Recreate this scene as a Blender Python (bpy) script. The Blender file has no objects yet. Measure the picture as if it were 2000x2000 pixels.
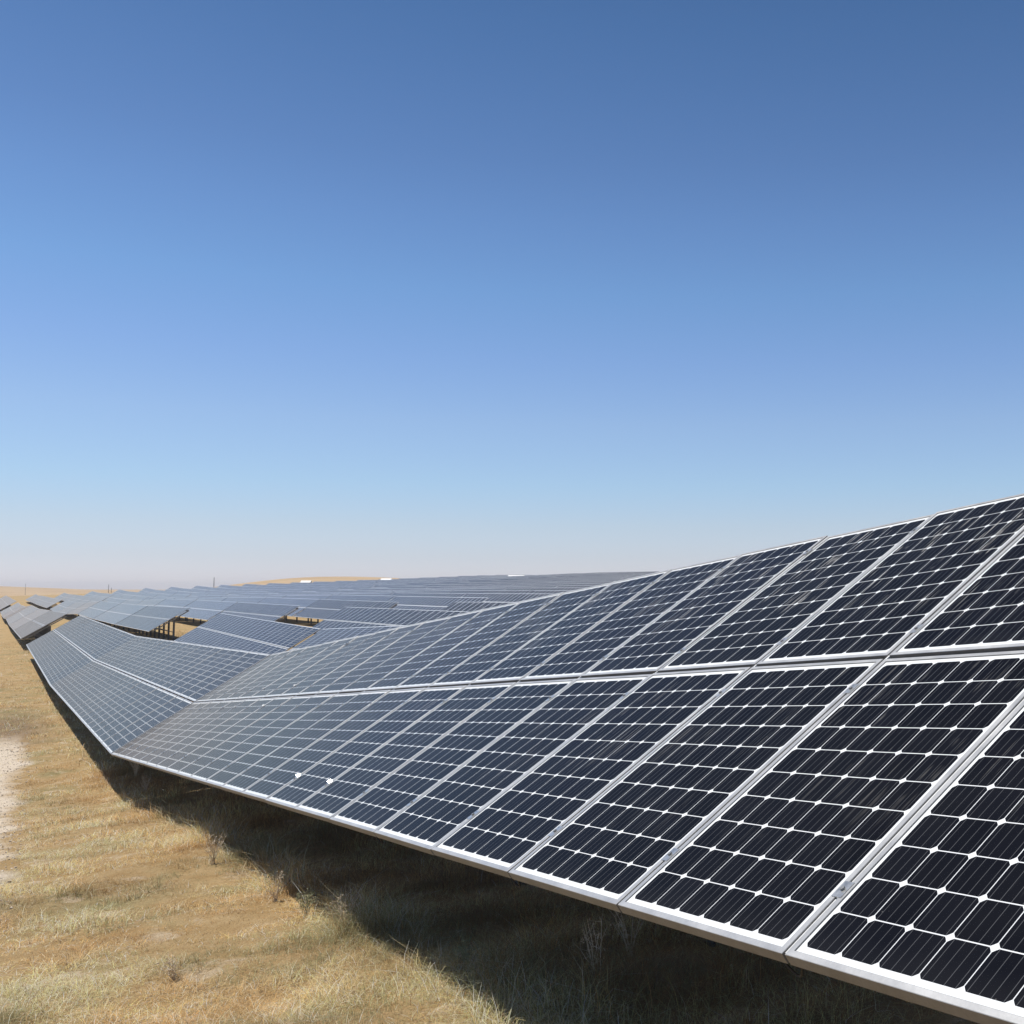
import bpy, bmesh, math, random
import numpy as np
from mathutils import Vector, Matrix

# ------------------------------------------------------------------ world axes
# X runs square to the rows (up-field), Y runs along the rows, Z is up. The camera stands at (0,0,0) eye height.
HEAD, PITCH, FPX = 0.5806, 0.0717, 2060.0
TILT = 0.5567
SUN_DIR = Vector((-0.245, 0.25, 0.935)).normalized()

scene = bpy.context.scene
col = scene.collection

# ------------------------------------------------------------------ camera
cam_data = bpy.data.cameras.new('camera')
cam = bpy.data.objects.new('camera', cam_data)
col.objects.link(cam)
fh = Vector((math.sin(HEAD), math.cos(HEAD), 0))
fwd = fh * math.cos(PITCH) + Vector((0, 0, 1)) * math.sin(PITCH)
cam.rotation_euler = fwd.to_track_quat('-Z', 'Y').to_euler()
cam.location = (0, 0, 0)
cam_data.sensor_width = 36
cam_data.lens = FPX / 2000 * 36
cam_data.shift_x = -333 / 2000
cam_data.clip_start = 0.05
cam_data.clip_end = 20000
scene.camera = cam
scene.render.resolution_x = 1024
scene.render.resolution_y = 1024

# ------------------------------------------------------------------ sky, sun, exposure
world = bpy.data.worlds.new('World')
scene.world = world
world.use_nodes = True
wn = world.node_tree
wn.nodes.clear()
sky = wn.nodes.new('ShaderNodeTexSky')
sky.sky_type = 'NISHITA'
sky.sun_disc = False
el = math.asin(SUN_DIR.z)
az = math.atan2(SUN_DIR.x, SUN_DIR.y)
sky.sun_elevation = el
sky.sun_rotation = az
sky.altitude = 300
sky.air_density = 1.0
sky.dust_density = 0.25
sky.ozone_density = 1.0
bg = wn.nodes.new('ShaderNodeBackground')
SKY_GAIN = 2.1     # the balance ramp below is stored divided by this
wo = wn.nodes.new('ShaderNodeOutputWorld')
# colour balance of the sky by height above the horizon, dimmed overhead to darken shade
tcw = wn.nodes.new('ShaderNodeTexCoord')
spw = wn.nodes.new('ShaderNodeSeparateXYZ')
wn.links.new(tcw.outputs['Generated'], spw.inputs[0])
crw = wn.nodes.new('ShaderNodeValToRGB')
wn.links.new(spw.outputs[2], crw.inputs[0])
stops = [(0.0, (0.947, 1.004, 1.525)), (0.028, (0.877, 0.917, 1.27)), (0.057, (0.917, 0.948, 1.187)), (0.096, (0.92, 1.023, 1.222)), (0.153, (0.978, 1.05, 1.238)), (0.211, (0.91, 1.031, 1.27)), (0.27, (0.824, 1.033, 1.254)), (0.33, (0.747, 0.938, 1.171)), (0.38, (0.664, 0.843, 1.068)), (0.485, (0.506, 0.719, 0.931)), (0.6, (0.365, 0.554, 0.734)), (1.0, (0.274, 0.388, 0.484))]
cr = crw.color_ramp
while len(cr.elements) < len(stops): cr.elements.new(0.5)
for e, (p_, c_) in zip(cr.elements, stops):
    e.position = p_; e.color = (c_[0] / SKY_GAIN, c_[1] / SKY_GAIN, c_[2] / SKY_GAIN, 1)
mulw = wn.nodes.new('ShaderNodeMix'); mulw.data_type = 'RGBA'; mulw.blend_type = 'MULTIPLY'; mulw.inputs['Factor'].default_value = 1
wn.links.new(sky.outputs[0], mulw.inputs['A']); wn.links.new(crw.outputs[0], mulw.inputs['B'])
wn.links.new(mulw.outputs['Result'], bg.inputs[0])
bg.inputs['Strength'].default_value = 0.10 * SKY_GAIN
wn.links.new(bg.outputs[0], wo.inputs[0])

sun_data = bpy.data.lights.new('sun', 'SUN')
sun_data.energy = 5.0
sun_data.angle = math.radians(0.53)
sun_data.color = (1.0, 0.95, 0.87)
sun = bpy.data.objects.new('sun', sun_data)
col.objects.link(sun)
sun.rotation_euler = (-SUN_DIR).to_track_quat('-Z', 'Y').to_euler()
sun.location = (-20, -40, 90)

scene.view_settings.view_transform = 'Standard'
scene.view_settings.look = 'None'
scene.view_settings.exposure = 0.0
scene.view_settings.gamma = 1.0
scene.view_settings.use_curve_mapping = False
scene.cycles.max_bounces = 6

# ------------------------------------------------------------------ tagging helpers
def tag(o, label=None, cat=None, group=None, kind=None):
    if label: o['label'] = label
    if cat: o['category'] = cat
    if group: o['group'] = group
    if kind: o['kind'] = kind
    return o

def mesh_obj(name, verts, faces, mats, parent=None, fmat=None, uvs=None, smooth=False):
    me = bpy.data.meshes.new(name)
    me.from_pydata([tuple(v) for v in verts], [], faces)
    for m in (mats if isinstance(mats, (list, tuple)) else [mats]):
        me.materials.append(m)
    if fmat is not None:
        me.polygons.foreach_set('material_index', fmat)
    if uvs is not None:
        uvl = me.uv_layers.new(name='UVMap')
        uvl.data.foreach_set('uv', np.asarray(uvs, dtype=np.float32).ravel())
    if smooth:
        me.polygons.foreach_set('use_smooth', [True] * len(me.polygons))
    me.update()
    o = bpy.data.objects.new(name, me)
    col.objects.link(o)
    if parent: o.parent = parent
    return o

def empty(name, loc):
    o = bpy.data.objects.new(name, None)
    o.location = loc
    o.empty_display_size = 0.3
    col.objects.link(o)
    return o

class MB:
    """collects shapes given in a local frame (o, a, b, n)"""
    def __init__(s):
        s.v = []; s.f = []; s.m = []; s.uv = []
    def quad(s, pts, mat=0, uv=None):
        i = len(s.v); s.v += [tuple(p) for p in pts]; s.f.append(tuple(range(i, i + len(pts)))); s.m.append(mat)
        s.uv += uv if uv else [(0.0, 0.0)] * len(pts)
    def box(s, o, ex, ey, ez, mat=0):
        """o corner, ex/ey/ez edge vectors (right-handed)"""
        o, ex, ey, ez = Vector(o), Vector(ex), Vector(ey), Vector(ez)
        c = [o, o+ex, o+ex+ey, o+ey, o+ez, o+ex+ez, o+ex+ey+ez, o+ey+ez]
        for q in ((0,3,2,1),(4,5,6,7),(0,1,5,4),(1,2,6,5),(2,3,7,6),(3,0,4,7)):
            s.quad([c[k] for k in q], mat)
    def prism(s, path, rad, sides=6, mat=0, taper=None):
        """tube through points"""
        path = [Vector(p) for p in path]
        rings = []
        for k, p in enumerate(path):
            d = (path[min(k+1, len(path)-1)] - path[max(k-1, 0)]).normalized()
            up = Vector((0,0,1)) if abs(d.z) < 0.9 else Vector((1,0,0))
            x = d.cross(up).normalized(); y = d.cross(x).normalized()
            r = rad * (taper[k] if taper else 1)
            rings.append([p + x*math.cos(2*math.pi*j/sides)*r + y*math.sin(2*math.pi*j/sides)*r for j in range(sides)])
        for k in range(len(rings)-1):
            for j in range(sides):
                s.quad([rings[k][j], rings[k+1][j], rings[k+1][(j+1) % sides], rings[k][(j+1) % sides]], mat)
        s.quad(rings[0][::1], mat); s.quad(rings[-1][::-1], mat)
    def build(s, name, mats, parent=None, smooth=False):
        return mesh_obj(name, s.v, s.f, mats, parent, s.m, s.uv, smooth)

# ------------------------------------------------------------------ materials
def nodes_of(name):
    m = bpy.data.materials.new(name); m.use_nodes = True
    nt = m.node_tree
    bs = nt.nodes['Principled BSDF']
    return m, nt, bs
def N(nt, t, **kw):
    n = nt.nodes.new(t)
    for k, v in kw.items():
        setattr(n, k, v)
    return n
def math_node(nt, op, a, b=None, c=None):
    n = nt.nodes.new('ShaderNodeMath'); n.operation = op
    for i, x in enumerate((a, b, c)):
        if x is None: continue
        if isinstance(x, (int, float)): n.inputs[i].default_value = x
        else: nt.links.new(x, n.inputs[i])
    return n.outputs[0]
def mixcol(nt, fac, a, b):
    n = nt.nodes.new('ShaderNodeMix'); n.data_type = 'RGBA'
    for sock, x in ((n.inputs['Factor'], fac), (n.inputs['A'], a), (n.inputs['B'], b)):
        if isinstance(x, (int, float)): sock.default_value = x
        elif isinstance(x, tuple): sock.default_value = (*x, 1)
        else: nt.links.new(x, sock)
    return n.outputs['Result']
def noise(nt, vec, scale, detail=3, rough=0.55):
    n = nt.nodes.new('ShaderNodeTexNoise'); n.inputs['Scale'].default_value = scale
    n.inputs['Detail'].default_value = detail; n.inputs['Roughness'].default_value = rough
    if vec is not None: nt.links.new(vec, n.inputs['Vector'])
    return n.outputs['Fac']
def ramp(nt, fac, lo, hi):
    n = nt.nodes.new('ShaderNodeMapRange'); n.inputs['From Min'].default_value = lo; n.inputs['From Max'].default_value = hi
    nt.links.new(fac, n.inputs['Value']); return n.outputs['Result']

# module layout in metres (u across, v up the slope)
PW, PH = 1.01, 1.68          # pitch of the modules in the rack
MW, MH = 0.996, 1.650        # module outer size
LIP = 0.022                  # visible frame lip
CELL, CELLV = 0.1535, 0.1555   # cell pitch across and up
CU0 = (MW - 6 * CELL) / 2
CV0 = (MH - 10 * CELLV) / 2

def glass_material(name, with_seams=False, mirror=0.68, ior=1.15):
    """UV in metres inside one module (near) or repeating over a whole rack (far, with frame lines)"""
    m, nt, bs = nodes_of(name)
    L = nt.links
    uv = N(nt, 'ShaderNodeUVMap'); uv.uv_map = 'UVMap'
    sep = N(nt, 'ShaderNodeSeparateXYZ'); L.new(uv.outputs[0], sep.inputs[0])
    U, V = sep.outputs[0], sep.outputs[1]
    if with_seams:
        U = math_node(nt, 'MODULO', U, PW); V = math_node(nt, 'MODULO', V, PH)
    cu = math_node(nt, 'DIVIDE', math_node(nt, 'SUBTRACT', U, CU0), CELL)
    cv = math_node(nt, 'DIVIDE', math_node(nt, 'SUBTRACT', V, CV0), CELLV)
    fu = math_node(nt, 'ABSOLUTE', math_node(nt, 'SUBTRACT', math_node(nt, 'FRACT', cu), 0.5))
    fv = math_node(nt, 'ABSOLUTE', math_node(nt, 'SUBTRACT', math_node(nt, 'FRACT', cv), 0.5))
    # inside the cell field
    inu = math_node(nt, 'MULTIPLY', math_node(nt, 'GREATER_THAN', cu, 0.0), math_node(nt, 'LESS_THAN', cu, 6.0))
    inv = math_node(nt, 'MULTIPLY', math_node(nt, 'GREATER_THAN', cv, 0.0), math_node(nt, 'LESS_THAN', cv, 10.0))
    inside = math_node(nt, 'MULTIPLY', inu, inv)
    sq = math_node(nt, 'MULTIPLY', math_node(nt, 'LESS_THAN', fu, 0.4895), math_node(nt, 'LESS_THAN', fv, 0.4865))
    # clipped corners of the wafers: rounded (circle of radius 0.645) and diagonal
    rr = math_node(nt, 'SQRT', math_node(nt, 'ADD', math_node(nt, 'MULTIPLY', fu, fu), math_node(nt, 'MULTIPLY', fv, fv)))
    corner = math_node(nt, 'LESS_THAN', rr, 0.626)
    cell = math_node(nt, 'MULTIPLY', math_node(nt, 'MULTIPLY', sq, corner), inside)
    # busbars: four thin lines along v
    bu = math_node(nt, 'ABSOLUTE', math_node(nt, 'SUBTRACT', math_node(nt, 'FRACT', math_node(nt, 'MULTIPLY', cu, 4.0)), 0.5))
    bus = math_node(nt, 'LESS_THAN', bu, 0.032)
    # each wafer slightly different in blue
    fl = N(nt, 'ShaderNodeCombineXYZ')
    L.new(math_node(nt, 'FLOOR', cu), fl.inputs[0]); L.new(math_node(nt, 'FLOOR', cv), fl.inputs[1])
    oi = N(nt, 'ShaderNodeObjectInfo'); L.new(math_node(nt, 'MULTIPLY', oi.outputs['Random'], 91.0), fl.inputs[2])
    wn_ = N(nt, 'ShaderNodeTexWhiteNoise'); L.new(fl.outputs[0], wn_.inputs['Vector'])
    cellcol = mixcol(nt, wn_.outputs['Value'], (0.0040, 0.0041, 0.0048), (0.0065, 0.0068, 0.0084))
    cellcol = mixcol(nt, math_node(nt, 'MULTIPLY', oi.outputs['Random'], 0.55), cellcol, (0.005, 0.006, 0.012))
    cellcol = mixcol(nt, math_node(nt, 'MULTIPLY', bus, 0.8), cellcol, (0.085, 0.088, 0.095))
    base = mixcol(nt, cell, (0.70, 0.72, 0.73), cellcol)
    # dust film: general, thicker near the lower frame, streaks running down the slope
    tc = N(nt, 'ShaderNodeTexCoord')
    mp = N(nt, 'ShaderNodeMapping'); mp.inputs['Scale'].default_value = (1, 1, 1)
    L.new(tc.outputs['Object'], mp.inputs[0])
    addr = N(nt, 'ShaderNodeVectorMath'); addr.operation = 'ADD'
    cmb = N(nt, 'ShaderNodeCombineXYZ'); L.new(math_node(nt, 'MULTIPLY', oi.outputs['Random'], 57.0), cmb.inputs[2])
    L.new(mp.outputs[0], addr.inputs[0]); L.new(cmb.outputs[0], addr.inputs[1])
    n1 = noise(nt, addr.outputs[0], 2.2, 5, 0.6)
    uvs = N(nt, 'ShaderNodeCombineXYZ')
    L.new(math_node(nt, 'MULTIPLY', U, 60.0), uvs.inputs[0]); L.new(math_node(nt, 'MULTIPLY', V, 2.0), uvs.inputs[1])
    L.new(math_node(nt, 'MULTIPLY', oi.outputs['Random'], 33.0), uvs.inputs[2])
    n2 = noise(nt, uvs.outputs[0], 1.0, 2, 0.5)
    streak = ramp(nt, n2, 0.60, 0.645)
    patch = ramp(nt, noise(nt, addr.outputs[0], 3.0, 3, 0.6), 0.50, 0.60)
    streak = math_node(nt, 'MULTIPLY', streak, patch)
    spots = noise(nt, addr.outputs[0], 55.0, 2, 0.5)
    dust = math_node(nt, 'ADD', math_node(nt, 'MULTIPLY', ramp(nt, n1, 0.35, 0.85), 0.007), 0.0025)
    dust = math_node(nt, 'ADD', dust, math_node(nt, 'MULTIPLY', math_node(nt, 'MULTIPLY', streak, math_node(nt, 'MULTIPLY', ramp(nt, V, 0.25, 1.1), oi.outputs['Color'])), 0.50))
    dust = math_node(nt, 'ADD', dust, math_node(nt, 'MULTIPLY', ramp(nt, spots, 0.78, 0.82), 0.12))
    low = math_node(nt, 'MULTIPLY', ramp(nt, V, 0.14, 0.0), math_node(nt, 'MULTIPLY', n1, 0.02))
    low = math_node(nt, 'MAXIMUM', low, 0.0)
    dust = math_node(nt, 'ADD', dust, low)
    final = mixcol(nt, dust, base, (0.66, 0.64, 0.60))
    rough = math_node(nt, 'ADD', math_node(nt, 'MULTIPLY', n1, 0.07), 0.03)
    if with_seams:
        # aluminium frame lips and the open gap between modules
        du = math_node(nt, 'SUBTRACT', MW / 2, math_node(nt, 'ABSOLUTE', math_node(nt, 'SUBTRACT', U, MW / 2)))
        dv = math_node(nt, 'SUBTRACT', MH / 2, math_node(nt, 'ABSOLUTE', math_node(nt, 'SUBTRACT', V, MH / 2)))
        dd = math_node(nt, 'MINIMUM', du, dv)
        fr = math_node(nt, 'LESS_THAN', dd, LIP)
        gap = math_node(nt, 'LESS_THAN', dd, 0.0)
        final = mixcol(nt, fr, final, (0.66, 0.67, 0.68))
        final = mixcol(nt, gap, final, (0.10, 0.10, 0.10))
        rough = math_node(nt, 'MAXIMUM', rough, math_node(nt, 'MULTIPLY', fr, 0.42))
    L.new(final, bs.inputs['Base Color'])
    L.new(rough, bs.inputs['Roughness'])
    bs.inputs['IOR'].default_value = ior      # anti-reflection glass
    bs.inputs['Specular Tint'].default_value = (1, .95, .88, 1); bs.inputs['Sheen Weight'].default_value = 1.0; bs.inputs['Sheen Roughness'].default_value = 0.17; bs.inputs['Sheen Tint'].default_value = (1, .95, .86, 1)
    # faint waviness of the toughened glass
    nb = noise(nt, addr.outputs[0], 1.4, 1, 0.4)
    bp = N(nt, 'ShaderNodeBump'); bp.inputs['Strength'].default_value = 0.05; bp.inputs['Distance'].default_value = 0.01
    L.new(nb, bp.inputs['Height']); L.new(bp.outputs[0], bs.inputs['Normal'])
    # textured cover glass: part of the light is not mirrored at all
    df = N(nt, 'ShaderNodeBsdfDiffuse'); L.new(final, df.inputs['Color'])
    mxs = N(nt, 'ShaderNodeMixShader'); mxs.inputs[0].default_value = mirror
    L.new(df.outputs[0], mxs.inputs[1]); L.new(bs.outputs[0], mxs.inputs[2])
    L.new(mxs.outputs[0], nt.nodes['Material Output'].inputs['Surface'])
    return m

MAT = {}
MAT['glass'] = glass_material('module_glass')
MAT['deck'] = glass_material('rack_deck_glass', True, 0.98, 1.22)
MAT['glassb'] = glass_material('module_glass_plain', False, 0.80, 1.185)

def metal(name, c, rough, met, var=0.12, nscale=6.0):
    m, nt, bs = nodes_of(name)
    tc = N(nt, 'ShaderNodeTexCoord')
    n1 = noise(nt, tc.outputs['Object'], nscale, 5, 0.6)
    n2 = noise(nt, tc.outputs['Object'], nscale * 14, 2, 0.6)
    f = math_node(nt, 'ADD', math_node(nt, 'MULTIPLY', n1, 0.7), math_node(nt, 'MULTIPLY', n2, 0.3))
    d = tuple(x * (1 - var * 2.2) for x in c); e = tuple(min(1, x * (1 + var)) for x in c)
    nt.links.new(mixcol(nt, ramp(nt, f, 0.3, 0.7), d, e), bs.inputs['Base Color'])
    nt.links.new(math_node(nt, 'ADD', math_node(nt, 'MULTIPLY', n1, 0.25), rough - 0.12), bs.inputs['Roughness'])
    bs.inputs['Metallic'].default_value = met
    return m
MAT['alu'] = metal('anodised_aluminium', (0.52, 0.52, 0.515), 0.42, 0.6, 0.08)
MAT['aluside'] = metal('shaded_frame_side', (0.26, 0.255, 0.245), 0.55, 0.3, 0.12)  # frame aluminium darkened so side walls and gaps look shaded
MAT['rail'] = metal('rail_aluminium', (0.66, 0.67, 0.68), 0.5, 0.2, 0.08)
MAT['clamp'] = metal('clamp_aluminium', (0.62, 0.62, 0.60), 0.30, 0.8, 0.15, 30)
MAT['glint_facet'] = metal('clamp_glint_facet', (0.85, 0.85, 0.83), 0.055, 1.0, 0.02)
MAT['steel'] = metal('galvanised_steel', (0.30, 0.31, 0.32), 0.50, 0.7, 0.2)
MAT['post'] = metal('weathered_post_steel', (0.14, 0.145, 0.15), 0.6, 0.5, 0.25)
MAT['back'] = metal('module_backsheet', (0.62, 0.62, 0.60), 0.6, 0.0, 0.05)
MAT['cable'] = metal('black_cable', (0.02, 0.02, 0.02), 0.6, 0.0, 0.1)
MAT['white'] = metal('white_painted_steel', (0.80, 0.80, 0.78), 0.5, 0.0, 0.05)
MAT['dark'] = metal('dark_paint', (0.10, 0.105, 0.11), 0.5, 0.2, 0.1)

# ------------------------------------------------------------------ terrain
ROW0, ROWD = 2.035, 8.15
EDGE_H = 0.865
# height of the lower rack edge relative to the eye at (X, Y)
CTRL = [
 (2,-60,3.2),(2,-30,1.4),(2,0,-.84),(2,12,-2.04),(2,19,-2.72),(2,23,-3.12),(2,27,-3.24),(2,35,-3.42),(2,46,-3.62),(2,60,-3.55),(2,76,-3.47),(2,88.6,-3.6),
 (2,114,-3.86),(2,140,-4.13),(2,191,-4.62),(2,217,-4.78),(2,243,-4.6),(2,300,-4.5),(2,400,-4.6),
 (10,-60,3.4),(10,-30,1.6),(10,0,-.70),(10,24.6,-2.55),(10,38,-3.1),(10.2,50.3,-3.66),(10.2,62,-3.55),(10.2,76,-3.44),(10.2,88.6,-3.28),(10,114,-3.5),(10,140,-3.6),(10,165,-3.55),(10,200,-4.1),(10,243,-4.2),(10,300,-4.2),(10,400,-4.2),
 (18.3,24,-2.3),(18.3,50,-3.0),(18.3,77,-3.1),(18.3,89,-3.2),(18.3,170,-3.4),(18.3,0,-.5),
 (26.5,50,-2.6),(26.5,88,-2.95),(26.5,170,-3.2),
 (45,20,-1.3),(45,60,-1.9),(45,100,-2.3),(45,180,-2.8),(45,300,-3.0),(45,420,-1.4),
 (70,60,-1.1),(70,120,-1.3),(70,200,-1.8),(67,420,-.5),
 (100,80,.1),(100,160,.2),(100,260,.0),(102,420,.7),
 (135,120,1.6),(135,220,1.7),(135,320,1.7),(135,420,2.0),
 (165,120,2.9),(165,200,3.2),(165,300,3.4),(165,420,3.5),
 (210,120,3.6),(210,300,3.9),(210,420,4.0),(270,200,3.6),(270,420,3.8),(330,300,2.5),
 (-8,0,-.95),(-8,23,-3.3),(-8,46,-3.8),(-8,90,-3.9),(-8,160,-4.7),(-8,243,-4.8),(-8,400,-4.4),
 (-60,0,-1.6),(-60,100,-4.4),(-60,250,-5.2),(-60,420,-4.6),
 (60,-40,1.5),(140,0,2.4),
]
_c = np.array(CTRL, float)
_S = 60.0
def _phi(r2):
    return np.sqrt(r2 + 0.06**2)          # linear kernel, slightly rounded: keeps the creases of the field
_P = _c[:, :2] / _S
_K = _phi(((_P[:, None] - _P[None]) ** 2).sum(-1)) + np.eye(len(_P)) * 1e-4
_A = np.zeros((len(_P) + 1, len(_P) + 1)); _A[:-1, :-1] = _K; _A[:-1, -1] = 1; _A[-1, :-1] = 1
_W = np.linalg.solve(_A, np.r_[_c[:, 2], 0])
def sstep(x, a, b):
    t = np.clip((x - a) / (b - a), 0, 1); return t * t * (3 - 2 * t)
def edge_z(x, y):
    x = np.asarray(x, float); y = np.asarray(y, float)
    sh = x.shape
    q = np.stack([x.ravel() / _S, y.ravel() / _S], 1)
    out = np.empty(len(q))
    for i in range(0, len(q), 20000):
        qq = q[i:i+20000]
        out[i:i+20000] = _phi(((qq[:, None] - _P[None]) ** 2).sum(-1)) @ _W[:-1] + _W[-1]
    return out.reshape(sh)

_rng = np.random.default_rng(7)
_tab = _rng.random((257, 257))
def vnoise(x, y, s, seed=0):
    x = np.asarray(x) / s + seed * 17.3; y = np.asarray(y) / s + seed * 9.1
    xi = np.floor(x).astype(int); yi = np.floor(y).astype(int)
    fx = x - xi; fy = y - yi; fx = fx*fx*(3-2*fx); fy = fy*fy*(3-2*fy)
    g = lambda a, b: _tab[a % 256, b % 256]
    return (g(xi, yi)*(1-fx)+g(xi+1, yi)*fx)*(1-fy) + (g(xi, yi+1)*(1-fx)+g(xi+1, yi+1)*fx)*fy
def fbm(x, y, s, seed=0, o=4):
    t = 0; a = 0.5; n = 0
    for k in range(o):
        t = t + a * vnoise(x, y, s / 2**k, seed + k); n += a; a *= 0.55
    return t / n

def ground_z(x, y, micro=True):
    x = np.asarray(x, float); y = np.asarray(y, float)
    d = np.hypot(x, y)
    near = edge_z(np.clip(x, -90, 330), np.clip(y, -80, 470)) - EDGE_H
    az_ = np.arctan2(x, y)
    px = 1333 + 2060 * np.tan(az_ - HEAD)
    far = -6.0 + 0 * x
    # low dry hills beyond the field
    def hill(a0, wa, d0, wd, h):
        return h * np.exp(-((az_ - a0) / wa) ** 2) * np.exp(-((d - d0) / wd) ** 2)
    far = far + hill(0.235, 0.088, 1000, 260, 13.6) + hill(0.34, 0.08, 1050, 260, 10.6) + hill(-0.03, 0.10, 1700, 260, 9.4)
    far = far + 2.5 * (fbm(x, y, 700, 3, 3) - .5) * sstep(d, 500, 900)
    w = sstep(d, 480, 720)
    z = near * (1 - w) + far * w
    z = z + (0.10 * np.exp(-((y - 14) / 4.5) ** 2) - 0.10 * np.exp(-((y - 26) / 5.0) ** 2)) * np.exp(-((x - 2) / 5.0) ** 2)
    if micro:
        m = np.exp(-d / 60.0)
        z = z + m * (0.16 * (fbm(x, y, 1.9, 1, 3) - 0.5) + 0.05 * (fbm(x, y, 0.22, 2, 2) - 0.5))
    return z

# one sheet, fine around the camera and coarser outwards
def axis(lo, hi, fine_lo, fine_hi, step, growth):
    a = list(np.arange(fine_lo, fine_hi + 1e-6, step))
    s = step; v = fine_hi
    while v < hi:
        s *= growth; v += s; a.append(v)
    s = step; v = fine_lo
    while v > lo:
        s *= growth; v -= s; a.insert(0, v)
    return np.array(a)
gx = axis(-1500, 3500, -2.5, 5.5, 0.09, 1.055)
gy = axis(-700, 4200, 3.0, 20.0, 0.11, 1.045)
GX, GY = np.meshgrid(gx, gy)
GZ = ground_z(GX, GY)
nx, ny = len(gx), len(gy)
vv = np.stack([GX.ravel(), GY.ravel(), GZ.ravel()], 1)
ii = np.arange(nx * ny).reshape(ny, nx)
ff = np.stack([ii[:-1, :-1].ravel(), ii[:-1, 1:].ravel(), ii[1:, 1:].ravel(), ii[1:, :-1].ravel()], 1)
me = bpy.data.meshes.new('ground')
me.vertices.add(len(vv)); me.vertices.foreach_set('co', vv.ravel())
me.loops.add(ff.size); me.loops.foreach_set('vertex_index', ff.ravel())
me.polygons.add(len(ff)); me.polygons.foreach_set('loop_start', np.arange(0, ff.size, 4)); me.polygons.foreach_set('loop_total', np.full(len(ff), 4))
me.update(calc_edges=True)
me.polygons.foreach_set('use_smooth', [True] * len(ff))
ground = bpy.data.objects.new('ground', me); col.objects.link(ground)
tag(ground, 'rolling dry ground of tan soil under straw coloured grass, falling away from the viewer', 'ground', None, 'structure')

def ground_material():
    m, nt, bs = nodes_of('dry_ground'); L = nt.links
    geo = N(nt, 'ShaderNodeNewGeometry')
    P = geo.outputs['Position']
    a = noise(nt, P, 0.55, 5, 0.6); b = noise(nt, P, 4.0, 4, 0.6); c = noise(nt, P, 38.0, 4, 0.7); e = noise(nt, P, 0.012, 4, 0.6)
    straw = mixcol(nt, ramp(nt, b, 0.3, 0.7), (0.36, 0.235, 0.105), (0.47, 0.335, 0.175))
    green = mixcol(nt, ramp(nt, c, 0.3, 0.7), (0.20, 0.18, 0.085), (0.33, 0.28, 0.14))
    base = mixcol(nt, ramp(nt, a, 0.50, 0.68), straw, green)
    soil = mixcol(nt, ramp(nt, c, 0.35, 0.65), (0.42, 0.31, 0.19), (0.60, 0.475, 0.32))
    base = mixcol(nt, ramp(nt, noise(nt, P, 2.3, 5, 0.65), 0.56, 0.64), base, soil)
    # the bare wheel track beside the first row: its own soil patch
    sp = N(nt, 'ShaderNodeSeparateXYZ'); L.new(P, sp.inputs[0])
    X, Y = sp.outputs[0], sp.outputs[1]
    wob = math_node(nt, 'MULTIPLY', math_node(nt, 'SUBTRACT', a, 0.5), 1.8)
    edge = math_node(nt, 'ADD', math_node(nt, 'MULTIPLY', Y, 0.036), math_node(nt, 'ADD', wob, -0.26))
    t1 = ramp(nt, math_node(nt, 'SUBTRACT', X, edge), 0.12, -0.22)
    t2 = math_node(nt, 'MULTIPLY', ramp(nt, math_node(nt, 'ADD', Y, math_node(nt, 'MULTIPLY', wob, 2.0)), 10.5, 13.5), ramp(nt, math_node(nt, 'ADD', Y, math_node(nt, 'MULTIPLY', wob, 3.0)), 38.0, 34.0))
    br = math_node(nt, 'MULTIPLY', ramp(nt, math_node(nt, 'ADD', Y, math_node(nt, 'MULTIPLY', wob, 4.0)), 33.0, 37.0), ramp(nt, math_node(nt, 'ADD', Y, math_node(nt, 'MULTIPLY', wob, 6.0)), 50.0, 42.0))
    br = math_node(nt, 'MULTIPLY', math_node(nt, 'MINIMUM', math_node(nt, 'MAXIMUM', br, 0.0), 1.0), ramp(nt, X, 2.2, 1.0))
    base = mixcol(nt, math_node(nt, 'MULTIPLY', math_node(nt, 'MAXIMUM', br, 0.0), 0.85), base, mixcol(nt, ramp(nt, c, 0.35, 0.65), (0.17, 0.115, 0.07), (0.30, 0.21, 0.13)))
    tr = math_node(nt, 'MULTIPLY', t1, t2)
    for o_ in (tr,): pass
    base = mixcol(nt, math_node(nt, 'MINIMUM', math_node(nt, 'MAXIMUM', tr, 0.0), 1.0), base, mixcol(nt, ramp(nt, c, 0.35, 0.65), (0.58, 0.47, 0.35), (0.78, 0.68, 0.55)))
    # far: stubble hills, warm tan
    ln = N(nt, 'ShaderNodeVectorMath'); ln.operation = 'LENGTH'; L.new(P, ln.inputs[0])
    farm = ramp(nt, ln.outputs['Value'], 500.0, 800.0)
    base = mixcol(nt, farm, base, mixcol(nt, ramp(nt, e, 0.35, 0.65), (0.42, 0.29, 0.16), (0.50, 0.36, 0.21)))
    # fine clods and litter
    base = mixcol(nt, math_node(nt, 'MULTIPLY', ramp(nt, noise(nt, P, 95.0, 4, 0.75), 0.53, 0.64), 0.5), base, (0.16, 0.11, 0.06))
    L.new(base, bs.inputs['Base Color'])
    bs.inputs['Roughness'].default_value = 0.95
    bs.inputs['Specular IOR Level'].default_value = 0.1
    bp = N(nt, 'ShaderNodeBump'); bp.inputs['Strength'].default_value = 1.0; bp.inputs['Distance'].default_value = 0.035
    hh = math_node(nt, 'ADD', c, math_node(nt, 'MULTIPLY', b, 1.5))
    L.new(hh, bp.inputs['Height']); L.new(bp.outputs[0], bs.inputs['Normal'])
    return m
ground.data.materials.append(ground_material())

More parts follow.
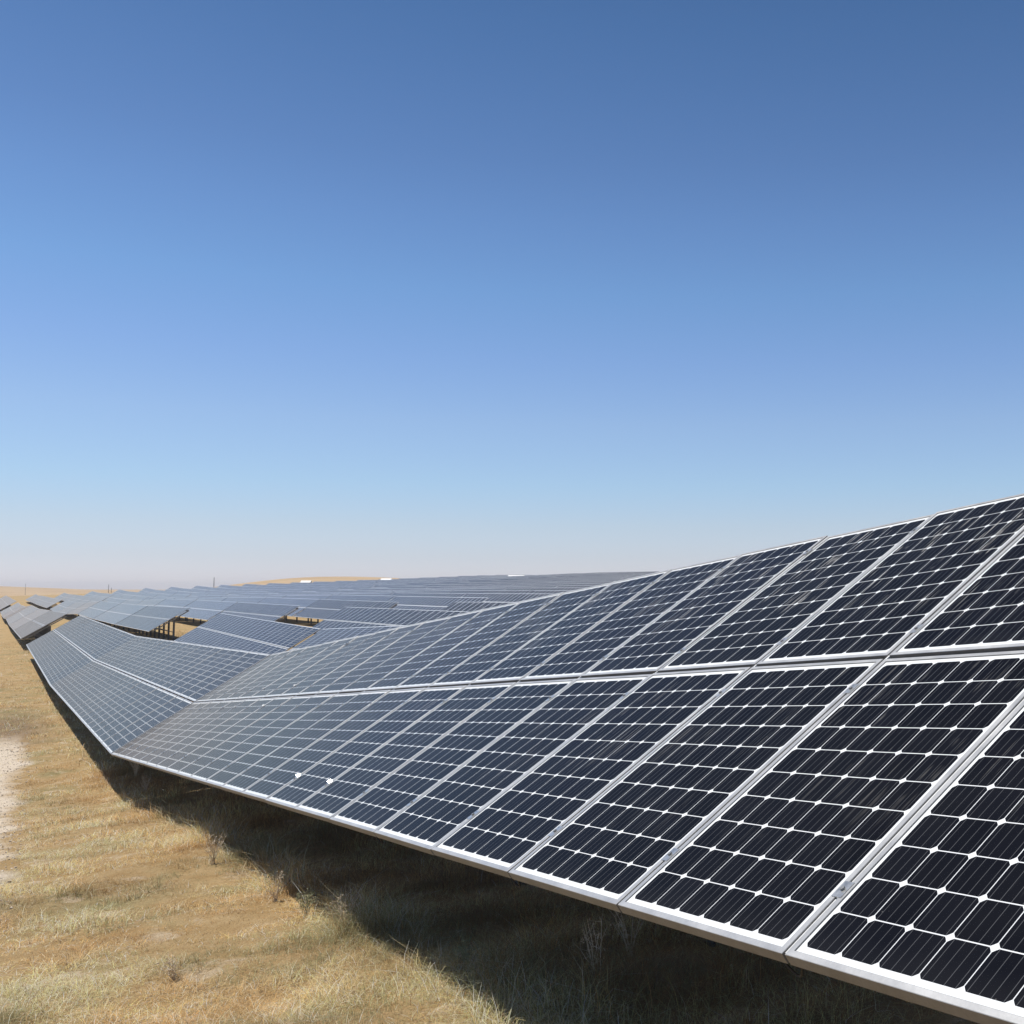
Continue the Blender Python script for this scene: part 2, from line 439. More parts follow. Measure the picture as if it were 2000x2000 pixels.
# ------------------------------------------------------------------ solar racks
CT, ST = math.cos(TILT), math.sin(TILT)
BV = Vector((CT, 0, ST))                       # up the slope of a rack
ORD = ['nearest', 'second', 'third', 'fourth', 'fifth', 'sixth', 'seventh', 'eighth', 'ninth', 'tenth', 'eleventh', 'twelfth',
       'thirteenth', 'fourteenth', 'fifteenth', 'sixteenth', 'seventeenth', 'eighteenth', 'nineteenth', 'twentieth',
       'twenty-first', 'twenty-second', 'twenty-third', 'twenty-fourth', 'twenty-fifth', 'twenty-sixth', 'twenty-seventh', 'twenty-eighth', 'twenty-ninth', 'thirtieth',
       'thirty-first', 'thirty-second', 'thirty-third', 'thirty-fourth', 'thirty-fifth', 'thirty-sixth', 'thirty-seventh', 'thirty-eighth']
rnd = random.Random(11)

def frame_mesh(a, n, name):
    """aluminium frame of one module: lip, outer wall, lower flange; local coordinates along a (u), BV (v), n"""
    mb = MB()
    def P(u, v, w): return a * u + BV * v + n * w
    D = 0.040
    o = [(0, 0), (MW, 0), (MW, MH), (0, MH)]
    i = [(LIP, LIP), (MW - LIP, LIP), (MW - LIP, MH - LIP), (LIP, MH - LIP)]
    c = 0.0015
    oc = [(c, c), (MW - c, c), (MW - c, MH - c), (c, MH - c)]
    for k in range(4):
        j = (k + 1) % 4
        mb.quad([P(*oc[k], 0), P(*oc[j], 0), P(*i[j], 0), P(*i[k], 0)])                 # lip
        mb.quad([P(*o[k], -c), P(*o[j], -c), P(*oc[j], 0), P(*oc[k], 0)])               # chamfer
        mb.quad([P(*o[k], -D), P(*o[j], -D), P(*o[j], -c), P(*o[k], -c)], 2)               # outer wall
        mb.quad([P(*i[k], 0), P(*i[j], 0), P(*i[j], -0.004), P(*i[k], -0.004)])         # drop to glass
        g = LIP + .003; gi = [(g, g), (MW - g, g), (MW - g, MH - g), (g, MH - g)]
        mb.quad([P(*i[k], -.0032), P(*i[j], -.0032), P(*gi[j], -.0032), P(*gi[k], -.0032)], 1)   # sealant line
        f = 0.03
        fi = [(f, f), (MW - f, f), (MW - f, MH - f), (f, MH - f)]
        mb.quad([P(*o[j], -D), P(*o[k], -D), P(*fi[k], -D), P(*fi[j], -D)])             # flange below
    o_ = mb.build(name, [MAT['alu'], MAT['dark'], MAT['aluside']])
    return o_

def glass_mesh(a, n, name):
    mb = MB()
    def P(u, v, w): return a * u + BV * v + n * w
    u0, u1, v0, v1 = LIP - .002, MW - LIP + .002, LIP - .002, MH - LIP + .002
    mb.quad([P(u0, v0, -.004), P(u1, v0, -.004), P(u1, v1, -.004), P(u0, v1, -.004)], 0, [(u0, v0), (u1, v0), (u1, v1), (u0, v1)])
    mb.quad([P(u0, v1, -.008), P(u1, v1, -.008), P(u1, v0, -.008), P(u0, v0, -.008)], 1)
    # junction box on the back
    mb.box(P(MW/2 - .06, MH - .22, -.03), a * .12, BV * .10, n * .021, 1)
    return mb.build(name, [MAT['glass'], MAT['back']])

def low_module(a, n, name):
    """module for racks farther off: framed slab in one piece"""
    mb = MB()
    def P(u, v, w): return a * u + BV * v + n * w
    mb.box(P(0, 0, -.04), a * MW, BV * MH, n * .038, 1)
    L_ = LIP
    mb.quad([P(L_, L_, .0), P(MW-L_, L_, .0), P(MW-L_, MH-L_, .0), P(L_, MH-L_, .0)], 0, [(L_, L_), (MW-L_, L_), (MW-L_, MH-L_), (L_, MH-L_)])
    return mb.build(name, [MAT['glassb'], MAT['alu']])

def copy_to(src, parent, loc, rot=None):
    c = src.copy(); c.parent = parent; c.location = loc
    if rot: c.rotation_euler = rot
    col.objects.link(c)
    return c

def build_rack(row, ya, yb, za, zb, label, detail, name='solar_panel_table'):
    X = ROW0 + ROWD * row
    org = Vector((X, ya, za)); end = Vector((X, yb, zb))
    span = end - org; length = span.length
    a = span.normalized()
    nmod = int(round((length - 0.01) / PW)); nmod = max(nmod, 1)
    off = (length - nmod * PW) / 2
    # rack frame: a along the row, BV up the slope, n outward. facing -X and up
    n = a.cross(BV); n = n if n.z > 0 else -n
    n.normalize()
    aa, flip = a, False
    base = Vector((X, ya, float(ground_z(X, ya, False))))
    root = empty(name, base)
    tag(root, label, 'solar table', 'tilted tables of solar panels standing in long rows')
    rel = org - base
    def P(u, v, w): return rel + a * u + BV * v + n * w
    # module frame must be right-handed for outward faces: use (u from far end) so that a x BV = n
    if a.cross(BV).z < 0:
        ah = -a; start = lambda i: P(off + (i + 1) * PW - (PW - MW) / 2, 0, 0)
    else:
        ah = a; start = lambda i: P(off + i * PW + (PW - MW) / 2, 0, 0)
    if detail >= 2:
        g0 = glass_mesh(ah, n, 'solar_panel'); f0 = frame_mesh(ah, n, 'panel_frame')
        first = True
        for i in range(nmod):
            for k in range(2):
                loc = start(i) + BV * (k * PH + (PH - MH) / 2 * 0)
                tone = (1, 1, 1, 1) if k else (.22, .22, .22, 1)
                rot = (rnd.gauss(0, .0014), rnd.gauss(0, .0014), 0)
                if first:
                    g = g0; f = f0; g.parent = root; g.location = loc; g.rotation_euler = rot; f.parent = g; first = False
                else:
                    g = copy_to(g0, root, loc, rot); f = copy_to(f0, g, (0, 0, 0))
                g.color = tone
    elif detail == 1:
        g0 = low_module(ah, n, 'solar_panel'); first = True
        for i in range(nmod):
            for k in range(2):
                loc = start(i) + BV * (k * PH)
                rot = (rnd.gauss(0, .0015), rnd.gauss(0, .0015), 0)
                if first: g0.parent = root; g0.location = loc; g0.rotation_euler = rot; first = False
                else: copy_to(g0, root, loc, rot)
    else:
        mb = MB()
        u0, u1 = off, off + nmod * PW; H2 = PH + MH
        pts = [P(u0, 0, 0), P(u1, 0, 0), P(u1, H2, 0), P(u0, H2, 0)]
        uvs = [(0, 0), (nmod * PW, 0), (nmod * PW, H2), (0, H2)]
        lowp = [p - n * .04 for p in pts]
        if ah is not a: pts = pts[::-1]; uvs = uvs[::-1]; lowp = lowp[::-1]
        mb.quad(pts, 0, uvs); mb.quad(lowp[::-1], 1)
        for q in range(4):
            r = (q + 1) % 4; mb.quad([lowp[q], lowp[r], pts[r], pts[q]], 1)
        mb.build('panel_deck', [MAT['deck'], MAT['alu']], root)
    # purlins (along the row) under the modules
    if detail >= 1:
        for v in (.17, .84, 1.16, 1.83):
            mb = MB()
            w0 = -.145
            mb.box(P(off, v * PH - .025, w0), a * (nmod * PW), BV * .05, n * .068)
            mb.build('purlin', MAT['steel'], root)
    if detail >= 2:
        r0 = None
        for i in range(0, nmod + 1):
            if r0 is None:
                mb = MB(); mb.box(-a * .022 + BV * .05, a * .044, BV * (PH + MH - .08), n * .033)
                mb.box(-a * .0055 + BV * .006 + n * .0332, a * .011, BV * (PH + MH - .012), n * .036)
                r0 = mb.build('rail', MAT['rail'], root); rr_ = r0
            else:
                rr_ = copy_to(r0, root, (0, 0, 0))
            rr_.location = P(off + min(max(i * PW, .024), nmod * PW - .024), 0.004, -.0755)
    # posts with rafter and brace
    sp = 2.72 if detail >= 1 else 5.4
    npost = max(2, int(round((length - 1.2) / sp)) + 1)
    vp = 1.16                                        # post head, in pitches up the slope
    for k in range(npost):
        u = 0.6 + (length - 1.2) * k / (npost - 1)
        hd = P(u, vp * PH, -.228)
        wx, wy = root.location.x + hd.x, root.location.y + hd.y
        gz = float(ground_z(wx, wy, False)) - root.location.z - 0.25
        mb = MB()
        # open C section post
        s = .07
        mb.box((hd.x - s, hd.y - .045, gz), (2*s, 0, 0), (0, .012, 0), (0, 0, hd.z - gz))
        mb.box((hd.x - s, hd.y - .033, gz), (.012, 0, 0), (0, .07, 0), (0, 0, hd.z - gz))
        mb.box((hd.x + s - .012, hd.y - .033, gz), (.012, 0, 0), (0, .07, 0), (0, 0, hd.z - gz))
        pobj = mb.build('post', MAT['post'], root)
        if detail >= 1:
            mb = MB()
            mb.box(P(u - .03, .12 * PH, -.225), a * .06, BV * (1.78 * PH), n * .078)
            mb.build('rafter', MAT['steel'], root)
            mb = MB()
            p0 = Vector((hd.x, hd.y + .06, hd.z - .95)); p1 = P(u + .05, .45 * PH, -.228)
            mb.prism([p0, p1], .03, 6)
            mb.build('brace', MAT['steel'], root)
    # clamps on the seams of the two closest racks
    if detail >= 3:
        cm = MB()
        def Q(u, v, w): return ah * u + BV * v + n * w
        cm.box(Q(-.021, -.035, -.004), ah * .042, BV * .07, n * .0065, 0)
        cm.box(Q(-.008, -.033, -.03), ah * .016, BV * .066, n * .0262, 0)
        # bolt head
        ring = [Q(.0085 * math.cos(t * math.pi / 3), .0085 * math.sin(t * math.pi / 3), .0025) for t in range(6)]
        top = [r + n * .007 for r in ring]
        for q in range(6):
            cm.quad([ring[q], ring[(q+1) % 6], top[(q+1) % 6], top[q]], 1)
        cm.quad(top, 1)
        cm0 = MB(); cm0.v = list(cm.v); cm0.f = list(cm.f); cm0.m = list(cm.m); cm0.uv = list(cm.uv)
        # small polished facet added to a few clamps, aimed to flash the sun
        pc = org + a * (off + 12.6 * PW) + BV * (.18 * PH)
        hv_ = (SUN_DIR + (-pc).normalized()).normalized()
        e1 = hv_.cross(BV).normalized(); e2 = hv_.cross(e1).normalized()
        cc_ = Q(0, .040, .010)
        q4 = [cc_ + e1 * sx * .011 + e2 * sy * .014 for sx, sy in ((-1,-1),(1,-1),(1,1),(-1,1))]
        if (q4[1] - q4[0]).cross(q4[2] - q4[1]).dot(hv_) < 0: q4 = q4[::-1]
        if ya < 0: cm.quad(q4, 2)
        if ya < 0: cm.quad([p_ - hv_ * .003 for p_ in q4][::-1], 0)
        for z_ in range(4 if ya < 0 else 0):
            y_ = (z_ + 1) % 4; cm.quad([q4[z_] - hv_ * .003, q4[y_] - hv_ * .003, q4[y_], q4[z_]], 0)
        c0 = cm.build('clamp', [MAT['clamp'], MAT['steel'], MAT['glint_facet']], root)
        c1 = cm0.build('clamp', [MAT['clamp'], MAT['steel']], root)
        used = used1 = False
        cnt = 0
        for i in range(1, nmod):
            for v in (.17, .84, 1.13, 1.85):
                loc = P(off + i * PW, v * PH, 0)
                # keep the hundred closest seams
                if cnt >= 100: break
                cnt += 1
                glinting = ya < 0 and ((v == .17 and i in (12, 13)) or (v in (.84, 1.13) and i in (19, 21, 22)))
                if glinting and not used: c0.location = loc; used = True
                elif not glinting and not used1: c1.location = loc; used1 = True
                else: copy_to(c0 if glinting else c1, root, loc)
        if not used: bpy.data.objects.remove(c0)
        # earthing wire loops under the lower edge
        for i in range(1, nmod):
            if i % 2: continue
            mb = MB(); u = off + i * PW
            pts = []
            for t in np.linspace(0, 1, 8):
                pts.append(P(u - .05 + .1 * t, .012 - .0 , -.04 - .055 * math.sin(math.pi * t)) + Vector((-.004, 0, 0)))
            mb.prism(pts, .0045, 5)
            mb.build('earth_wire', MAT['cable'], root, True)
    return root

def rank_label(row, blk, i, n):
    """words that find one table: its row counted from the grass track, and its place counted from an aisle"""
    r = ORD[row] if row < len(ORD) else 'farthest'
    rw = 'first row beside the grass track' if row == 0 else 'the %s row from the grass track' % r
    return rw

BL = 25.72
tables = []   # (row, ya, yb, label)
# row by row: blocks of six tables between the cross aisles
for row in range(0, 27):
    X = ROW0 + ROWD * row
    blocks = [
        ('before the first cross aisle', [76.1 - BL * k for k in range(6, -1, -1)], True),
        ('between the first and second cross aisles', [88.6 + BL * k for k in range(7)], False),
        ('beyond the second cross aisle', [255.5 + BL * k for k in range(7)], False)]
    if row == 0:
        blocks[0] = (blocks[0][0], [-3.506, 22.68, 46.0, 76.1], True)
    for bname, ys, before in blocks:
        nb = len(ys) - 1
        for i in range(nb):
            ya, yb = ys[i], ys[i + 1]
            if yb < X * 1.75 - 12 and row > 0: continue      # would stand wholly behind the first rack or outside the frame
            if row == 0 and yb < -5: continue
            pos = (nb - 1 - i) if before else i
            o1 = ['nearest to', 'second from', 'third from', 'fourth from', 'fifth from', 'sixth from'][pos]
            rw = 'the row beside the grass track' if row == 0 else 'the %s row from the track' % ORD[row]
            if before:
                lb = 'solar table, %s row from the track, %s first aisle, near side' % ('closest' if row == 0 else ORD[row], o1)
            else:
                lb = 'solar table, %s row from the track, %s %s aisle, far side' % ('closest' if row == 0 else ORD[row], o1, 'first' if bname.startswith('between') else 'second')
            tables.append((row, ya, yb, lb))

special = {
    (0, -3.506): 'big near solar table with dark panels sloping down towards the creased joint',
    (0, 22.68): 'grey solar table joined at the crease to the far end of the big near one',
    (0, 46.0): 'shorter looking solar table at the end of the first row, before the gap',
    (0, 88.6): 'pale glaring solar table alone across the gap at the far left',
    (1, 50.38): 'solar table of the second row whose open left end stands by the dark gap',
    (1, 88.6): 'pale blue solar table whose raised right end shows posts and lit grass',
}
def dist(t):
    return math.hypot(ROW0 + ROWD * t[0] + 1.4, (t[1] + t[2]) / 2 if t[1] > 0 else 5)
tables.sort(key=dist)
MAXIND = 296
for idx, (row, ya, yb, lb) in enumerate(tables[:MAXIND]):
    X = ROW0 + ROWD * row
    jz = (rnd.random() - .5) * (0.0 if row < 3 else .07)
    za = float(edge_z(X, ya)) + jz; zb = float(edge_z(X, yb)) + jz * .6
    if row == 0 and ya < 0:
        zb = -3.14; za = -1.0959 + (2.554 - ya) * 0.1001 ; zb = -1.0959 - (22.68 - 2.554) * 0.1001
    if row == 0 and abs(ya - 22.68) < .1: za = -1.0959 - (22.68 - 2.554) * 0.1001
    for k, v in special.items():
        if k[0] == row and abs(k[1] - ya) < .3: lb = v
    d = dist((row, ya, yb, 0))
    near_end = math.hypot(X, max(ya, 0))
    det = 3 if (row == 0 and ya < 30) else 2 if (row == 0 and ya < 60) else 1 if near_end < 95 and row <= 4 else 0
    gapy = .01
    build_rack(row, ya + gapy, yb - gapy, za, zb, lb, det)
# the remaining far tables read as one dark mass on the slope
rest = MB()
for (row, ya, yb, lb) in tables[MAXIND:]:
    X = ROW0 + ROWD * row
    org = Vector((X, ya + .02, float(edge_z(X, ya)))); end = Vector((X, yb - .02, float(edge_z(X, yb))))
    H2 = PH + MH; ln_ = (end - org).length
    n = (end - org).normalized().cross(BV); n = n if n.z > 0 else -n
    pts = [org, end, end + BV * H2, org + BV * H2]; uvs = [(0, 0), (ln_, 0), (ln_, H2), (0, H2)]
    low_ = [p - n * .04 for p in pts]
    rest.quad(pts[::-1], 0, uvs[::-1]); rest.quad(low_, 1)
    for q in range(4):
        r = (q + 1) % 4; rest.quad([pts[q], pts[r], low_[r], low_[q]], 1)
    for k in range(5):
        p = org.lerp(end, .05 + .225 * k) + BV * (1.16 * PH)
        gz = float(ground_z(p.x, p.y, False))
        rest.box((p.x - .07, p.y - .05, gz - .2), (.14, 0, 0), (0, .1, 0), (0, 0, p.z - gz + .15), 1)
if rest.v:
    ro = rest.build('far_solar_tables', [MAT['deck'], MAT['alu']])
    tag(ro, 'mass of far solar tables covering the upper slope under the skyline', 'solar field', None, 'stuff')
print('tables', len(tables), 'verts ground', len(vv))

# ------------------------------------------------------------------ inverter cabins and masts in the field
def at(px, py, d):
    """direction of a photograph point, as bearing and rise, put at ground distance d"""
    t = math.atan((px - 1333) / FPX * math.cos(PITCH)); b = HEAD + math.atan((px - 1333) / FPX)
    return b
def cabin(x, y, L_, W_, H_, label, lift=0.0):
    z = float(ground_z(x, y, False))
    r = empty('inverter_cabin', (x, y, z)); r.rotation_euler = (0, 0, -HEAD)
    tag(r, label, 'cabin', 'white inverter cabins in the solar field')
    mb = MB(); mb.box((-L_/2, -W_/2, .3), (L_, 0, 0), (0, W_, 0), (0, 0, H_ - .3)); mb.build('body', MAT['white'], r)
    mb = MB()
    e_, rd, zz = .12, .75, H_ + .003        # pitched roof, ridge along the cabin
    A_ = [(-L_/2-e_, -W_/2-e_, zz), (L_/2+e_, -W_/2-e_, zz), (L_/2+e_, W_/2+e_, zz), (-L_/2-e_, W_/2+e_, zz), (-L_/2-e_, 0, zz+rd), (L_/2+e_, 0, zz+rd)]
    for q in ((0,1,5,4),(2,3,4,5),(1,2,5),(3,0,4),(3,2,1,0)): mb.quad([A_[k] for k in q])
    mb.build('roof', MAT['white'], r)
    mb = MB(); mb.box((-L_/2 + .2, -W_/2 + .2, -.3), (L_ - .4, 0, 0), (0, W_ - .4, 0), (0, 0, .597)); mb.build('plinth', MAT['dark'], r)
    for k in range(2):
        mb = MB(); mb.box((-L_/2 + .5 + k * (L_/2), -W_/2 - .03, .4), (L_/2 - .9, 0, 0), (0, .027, 0), (0, 0, H_ - .75)); mb.build('door', MAT['white'], r)
    return r
def bearing(px):
    return HEAD + math.atan((px - 1333) / FPX)
def polar(px, d):
    b = bearing(px); return d * math.sin(b), d * math.cos(b)

# ------------------------------------------------------------------ grass
def grass_object(name, label, P0, H, Wd, colr, lean, dirs, curve):
    n = len(P0)
    ca, sa = np.cos(dirs), np.sin(dirs)
    side = np.stack([-sa, ca, np.zeros(n)], 1) * (Wd / 2)[:, None]
    fw = np.stack([ca, sa, np.zeros(n)], 1)
    up = np.array([0, 0, 1.0])
    mid = P0 + fw * (lean * H * .45)[:, None] + up * (H * .55)[:, None]
    tip = P0 + fw * (lean * H * 1.15 + curve * H)[:, None] + up * (H * (1 - .35 * curve))[:, None]
    V = np.stack([P0 - side, P0 + side, mid - side * .75, mid + side * .75, tip], 1).reshape(-1, 3)
    b = (np.arange(n) * 5)[:, None]
    F = np.concatenate([b + np.array([0, 1, 3]), b + np.array([0, 3, 2]), b + np.array([2, 3, 4])], 1).reshape(-1, 3)
    me = bpy.data.meshes.new(name)
    me.vertices.add(len(V)); me.vertices.foreach_set('co', V.astype(np.float32).ravel())
    me.loops.add(F.size); me.loops.foreach_set('vertex_index', F.ravel().astype(np.int32))
    me.polygons.add(len(F)); me.polygons.foreach_set('loop_start', np.arange(0, F.size, 3, dtype=np.int32)); me.polygons.foreach_set('loop_total', np.full(len(F), 3, dtype=np.int32))
    me.update(calc_edges=True)
    at_ = me.color_attributes.new('blade', 'FLOAT_COLOR', 'POINT')
    cc = np.repeat(np.concatenate([colr, np.ones((n, 1))], 1), 5, 0)
    at_.data.foreach_set('color', cc.astype(np.float32).ravel())
    me.materials.append(MAT['blade'])
    o = bpy.data.objects.new(name, me); col.objects.link(o)
    tag(o, label, 'grass', None, 'stuff')
    return o
m, nt, bs = nodes_of('grass_blade')
ac = N(nt, 'ShaderNodeAttribute'); ac.attribute_name = 'blade'
nt.links.new(ac.outputs['Color'], bs.inputs['Base Color'])
bs.inputs['Roughness'].default_value = 0.6; bs.inputs['Specular IOR Level'].default_value = 0.25
tr = N(nt, 'ShaderNodeBsdfTranslucent'); nt.links.new(ac.outputs['Color'], tr.inputs['Color'])
mx = N(nt, 'ShaderNodeMixShader'); mx.inputs[0].default_value = 0.22
nt.links.new(bs.outputs[0], mx.inputs[1]); nt.links.new(tr.outputs[0], mx.inputs[2]); nt.links.new(mx.outputs[0], nt.nodes['Material Output'].inputs['Surface'])
MAT['blade'] = m

G = np.random.default_rng(5)
def sample(x0, x1, y0, y1, n):
    return G.uniform(x0, x1, n), G.uniform(y0, y1, n)
zones = [(-1.2, 6.0, 3.6, 8.0, 190000, 0.8), (-1.2, 6.2, 8.0, 15.0, 150000, 1.15), (-1.6, 6.5, 15.0, 28.0, 100000, 1.9), (-2.5, 6.5, 28.0, 60.0, 70000, 3.0), (-4, 18, 60.0, 110.0, 36000, 5.0)]
PX, PY, WS = [], [], []
for (x0, x1, y0, y1, n, ws) in zones:
    x, y = sample(x0, x1, y0, y1, n); PX.append(x); PY.append(y); WS.append(np.full(n, ws))
PX = np.concatenate(PX); PY = np.concatenate(PY); WS = np.concatenate(WS)
# tufts: pull blades towards tuft centres
tx = np.round(PX / .11 + G.normal(0, .3, len(PX))) * .11 + .05 * np.sin(PY * 40); ty = np.round(PY / .11 + G.normal(0, .3, len(PX))) * .11
pull = (G.random(len(PX)) < .6) * .65
PX = PX * (1 - pull) + (tx + G.normal(0, .018, len(PX))) * pull; PY = PY * (1 - pull) + (ty + G.normal(0, .018, len(PX))) * pull
den = fbm(PX, PY, 1.1, 5, 3)
bare = fbm(PX, PY, 0.6, 9, 3)
track = (PX < -.22 + .036 * PY + .5 * (fbm(PX, PY, 1.2, 4, 3) - .5)) & (PY > 13) & (PY < 37)
keep = (bare + .30 * G.random(len(PX)) > .405) & ~(track & (G.random(len(PX)) < .93))
PX, PY, WS, den = PX[keep], PY[keep], WS[keep], den[keep]
PZ = ground_z(PX, PY) - .008
n = len(PX)
under = (PX > 2.1)
tall = fbm(PX, PY, 0.55, 12, 4)
H = (.016 + .12 * np.clip((tall - .30) * 1.7, 0, 1) ** 1.4) * G.uniform(.4, 1.6, n) * (1 + 1.2 * under) * (1 + .12 * (WS - 1))
Wd = G.uniform(.0016, .0034, n) * WS
# colours: straw, orange straw, grey green
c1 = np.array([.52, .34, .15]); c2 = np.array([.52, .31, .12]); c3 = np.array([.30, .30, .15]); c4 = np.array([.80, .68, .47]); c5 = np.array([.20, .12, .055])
pg = np.clip((fbm(PX, PY, 1.3, 21, 4) - .465 + .15 * sstep(-PY, -9, -6) + .05 * sstep(PX, 2.4, 3.2)) * 8, 0, 1)  # last term adds green under the rack, also deepening its shade
po = np.clip((fbm(PX, PY, 2.3, 31, 3) - .42) * 5, 0, 1)
r = G.random((n, 1))
C_ = c1 * (1 - po[:, None]) + c2 * po[:, None]
C_ = C_ * (1 - .9 * pg[:, None] * (r > .16)) + c3 * .9 * pg[:, None] * (r > .16)
patch = np.clip((fbm(PX, PY, .8, 41, 4) - .5) * 3.2 + 1, .62, 1.4)[:, None]
C_ = C_ * patch * 1.08; rack_shade = sstep(PX, 2.4, 3.0)[:, None]     # under the rack, fewer pale straws and more dark red-brown stems deepen the shade
C_ = np.where(G.random((n, 1)) < .20 * patch ** 2 * (1 - .85 * rack_shade), c4, C_); C_ = np.where(G.random((n, 1)) < .12 + .45 * rack_shade, c5, C_)
C_ = np.clip(C_ * G.uniform(.7, 1.75, (n, 1)), 0, .82)
flat = G.random(n) < .42
LEAN = np.where(flat, G.uniform(2.0, 5.0, n), G.uniform(.1, 1.4, n)); H = np.where(flat, H * .42, H)
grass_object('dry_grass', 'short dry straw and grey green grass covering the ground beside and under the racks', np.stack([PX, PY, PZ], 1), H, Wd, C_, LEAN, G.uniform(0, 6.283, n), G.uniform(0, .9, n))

# ------------------------------------------------------------------ single dry weeds
m, nt, bs = nodes_of('dry_weed')
tc = N(nt, 'ShaderNodeTexCoord')
nt.links.new(mixcol(nt, ramp(nt, noise(nt, tc.outputs['Object'], 20, 3), .3, .7), (.45, .34, .22), (.72, .62, .47)), bs.inputs['Base Color'])
bs.inputs['Roughness'].default_value = .85
MAT['weed'] = m
m, nt, bs = nodes_of('green_weed')
tc = N(nt, 'ShaderNodeTexCoord')
nt.links.new(mixcol(nt, ramp(nt, noise(nt, tc.outputs['Object'], 20, 3), .3, .7), (.16, .17, .08), (.36, .36, .22)), bs.inputs['Base Color'])
bs.inputs['Roughness'].default_value = .8
MAT['greenweed'] = m

def weed(x, y, h, nst, spread, mat, label, seed, leafy=False):
    R = random.Random(seed)
    z = float(ground_z(x, y)) - .01
    root = empty('dry_weed' if not leafy else 'grey_weed', (x, y, z))
    tag(root, label, 'weed', 'weeds standing in the grass beside the first row')
    st = MB(); hd = MB()
    for s in range(nst):
        ang = R.uniform(0, 6.283); sp = spread * R.uniform(.3, 1)
        hh = h * R.uniform(.55, 1)
        path = []
        bx, by = R.gauss(0, .012), R.gauss(0, .012)
        for t in np.linspace(0, 1, 6):
            path.append((bx + math.cos(ang) * sp * t ** 1.6 + R.gauss(0, .004), by + math.sin(ang) * sp * t ** 1.6 + R.gauss(0, .004), hh * t))
        st.prism(path, .0028, 4, 0, [1, .9, .8, .65, .5, .35])
        for b in range(R.randint(3, 7)):
            t = R.uniform(.35, 1); q = Vector(path[min(5, int(t * 5))])
            dr = Vector((R.gauss(0, 1), R.gauss(0, 1), R.uniform(.2, 1.2))).normalized() * R.uniform(.02, .07)
            st.prism([q, q + dr * .6, q + dr], .0016, 3, 0, [1, .7, .4])
            e = q + dr
            for lf in range(3 if not leafy else 5):
                p = e + Vector((R.gauss(0, .006), R.gauss(0, .006), R.gauss(0, .006)))
                u_ = Vector((R.gauss(0, 1), R.gauss(0, 1), R.gauss(0, 1))).normalized() * R.uniform(.004, .010)
                w_ = u_.cross(Vector((R.gauss(0, 1), R.gauss(0, 1), 1))).normalized() * .0035
                hd.quad([p - w_, p + u_, p + w_, p - u_ * .6], 0)
    st.build('stem', MAT[mat], root); hd.build('seed_head' if not leafy else 'leaf', MAT[mat], root)
    return root

WEEDS = [
 (2.85, 26.2, .55, 26, .28, 'weed', 'tall pale dry weed by the crease where the two near racks meet', 1, False),
 (2.75, 23.6, .40, 20, .22, 'weed', 'pale tangled dry weed just right of the tall one at the crease', 2, False),
 (2.20, 7.7, .34, 12, .16, 'weed', 'spindly dry weed on the shadow edge, tallest stem standing over the dark', 3, False),
 (2.10, 9.4, .26, 10, .14, 'weed', 'thin grey weed at the middle of the shadow edge', 4, False),
 (2.02, 11.8, .40, 14, .2, 'weed', 'pale arching dry weed on the shadow edge beyond the middle', 5, False),
 (2.15, 8.6, .22, 12, .10, 'greenweed', 'small grey green weed with fine leaves at the shadow edge', 6, True),
 (2.45, 6.1, .20, 9, .10, 'greenweed', 'grey green weed nearest the lower shadow corner', 7, True),
 (2.9, 5.3, .40, 9, .22, 'weed', 'faint dry stalks standing in the deep shade under the big rack', 8, False),
 (3.3, 5.6, .36, 8, .2, 'weed', 'reddish dry stalks in the shade near the bottom edge', 9, False),
 (1.05, 7.3, .16, 8, .10, 'weed', 'low dark twiggy weed in the sunlit grass', 10, False),
]
for w in WEEDS: weed(*w)
cabin(*polar(756, 400), 3.6, 2.4, 2.2, 'small white cabin on the skyline left of centre', 1.2)
cabin(*polar(1009, 360), 5.2, 2.4, 2.0, 'widest white cabin on the skyline, right of the others', 1.2)
cabin(*polar(600, 430), 3.6, 2.4, 2.2, 'white cabin under the tan hill, left of the skyline cabins', 1.2)
def mast(px, d, h, label, arms=1):
    x, y = polar(px, d); z = float(ground_z(x, y, False))
    r = empty('mast', (x, y, z)); tag(r, label, 'mast', 'thin masts on the left horizon')
    mb = MB(); mb.prism([(0, 0, -.5), (0, 0, h)], .17, 6, 0, [1, .7]); mb.build('pole', MAT['post'], r)
    for k in range(arms):
        mb = MB(); mb.box((-.9, -.06, h - .5 - 1.1 * k), (1.8, 0, 0), (0, .12, 0), (0, 0, .14)); mb.build('crossarm', MAT['post'], r)
mast(215, 700, 7.5, 'taller of the two thin masts standing together on the left horizon', 0)
mast(220.5, 700, 5.6, 'shorter of the two thin masts standing together on the left horizon', 0)
mast(420, 480, 5.2, 'short dark mast alone where the tan hill begins', 0)
mast(53, 1100, 10, 'faint far mast above the tan strip at the far left', 0)

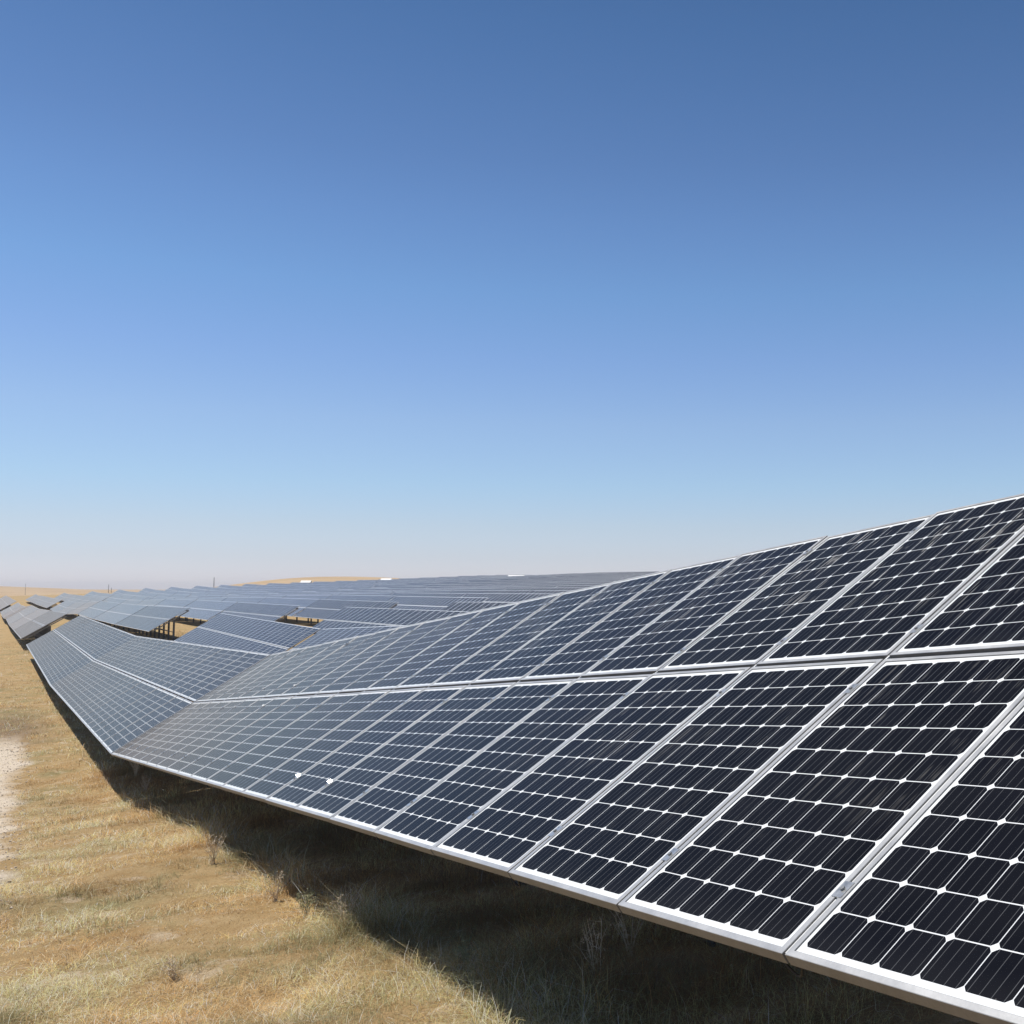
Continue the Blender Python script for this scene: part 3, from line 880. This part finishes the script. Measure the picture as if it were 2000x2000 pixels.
# ------------------------------------------------------------------ the dusty air
hm = bpy.data.materials.new('haze'); hm.use_nodes = True; hn = hm.node_tree; hn.nodes.clear()
ho = hn.nodes.new('ShaderNodeOutputMaterial'); hv = hn.nodes.new('ShaderNodeVolumePrincipled')
hv.inputs['Color'].default_value = (.97, .97, .98, 1); hv.inputs['Density'].default_value = 0.0002; hv.inputs['Anisotropy'].default_value = 0.2
hn.links.new(hv.outputs[0], ho.inputs['Volume'])
hb = MB(); zlo = float(vv[:, 2].min()) - 1.0
hb.box((float(gx[0]) - 20, float(gy[0]) - 20, zlo), (float(gx[-1] - gx[0]) + 40, 0, 0), (0, float(gy[-1] - gy[0]) + 40, 0), (0, 0, 16 - zlo))
hz = hb.build('haze', hm); tag(hz, 'thin dusty summer air over the whole solar field', 'haze', None, 'stuff')

# ------------------------------------------------------------------ stones and clods on the bare wheel track
m, nt, bs = nodes_of('pale_stone')
gi = N(nt, 'ShaderNodeNewGeometry')
nt.links.new(mixcol(nt, gi.outputs['Random Per Island'], (.34, .26, .18), (.72, .64, .53)), bs.inputs['Base Color']); bs.inputs['Roughness'].default_value = .9
SR = random.Random(3); sb = MB()
for k in range(6500):
    y = SR.uniform(10, 40); x = SR.uniform(-1.6, -.1 + .036 * y)
    r = abs(SR.gauss(0, .007)) + .005
    sb.v.append((x, y, r))
XYR = np.array(sb.v); ZZ = ground_z(XYR[:, 0], XYR[:, 1]); sb = MB()
for (x, y, r), z in zip(XYR, ZZ):
    c8 = [Vector((x + sx * r * SR.uniform(.6, 1.2), y + sy * r * SR.uniform(.6, 1.2), z + (r * SR.uniform(.4, .9) if sz > 0 else -r * .5))) for sx, sy, sz in ((-1,-1,-1),(1,-1,-1),(1,1,-1),(-1,1,-1),(-.6,-.6,1),(.6,-.6,1),(.6,.6,1),(-.6,.6,1))]
    for q in ((4,5,6,7),(0,1,5,4),(1,2,6,5),(2,3,7,6),(3,0,4,7)): sb.quad([c8[k_] for k_ in q])
go = sb.build('gravel', m); tag(go, 'small pale stones and clods scattered on the bare wheel track', 'gravel', None, 'stuff')
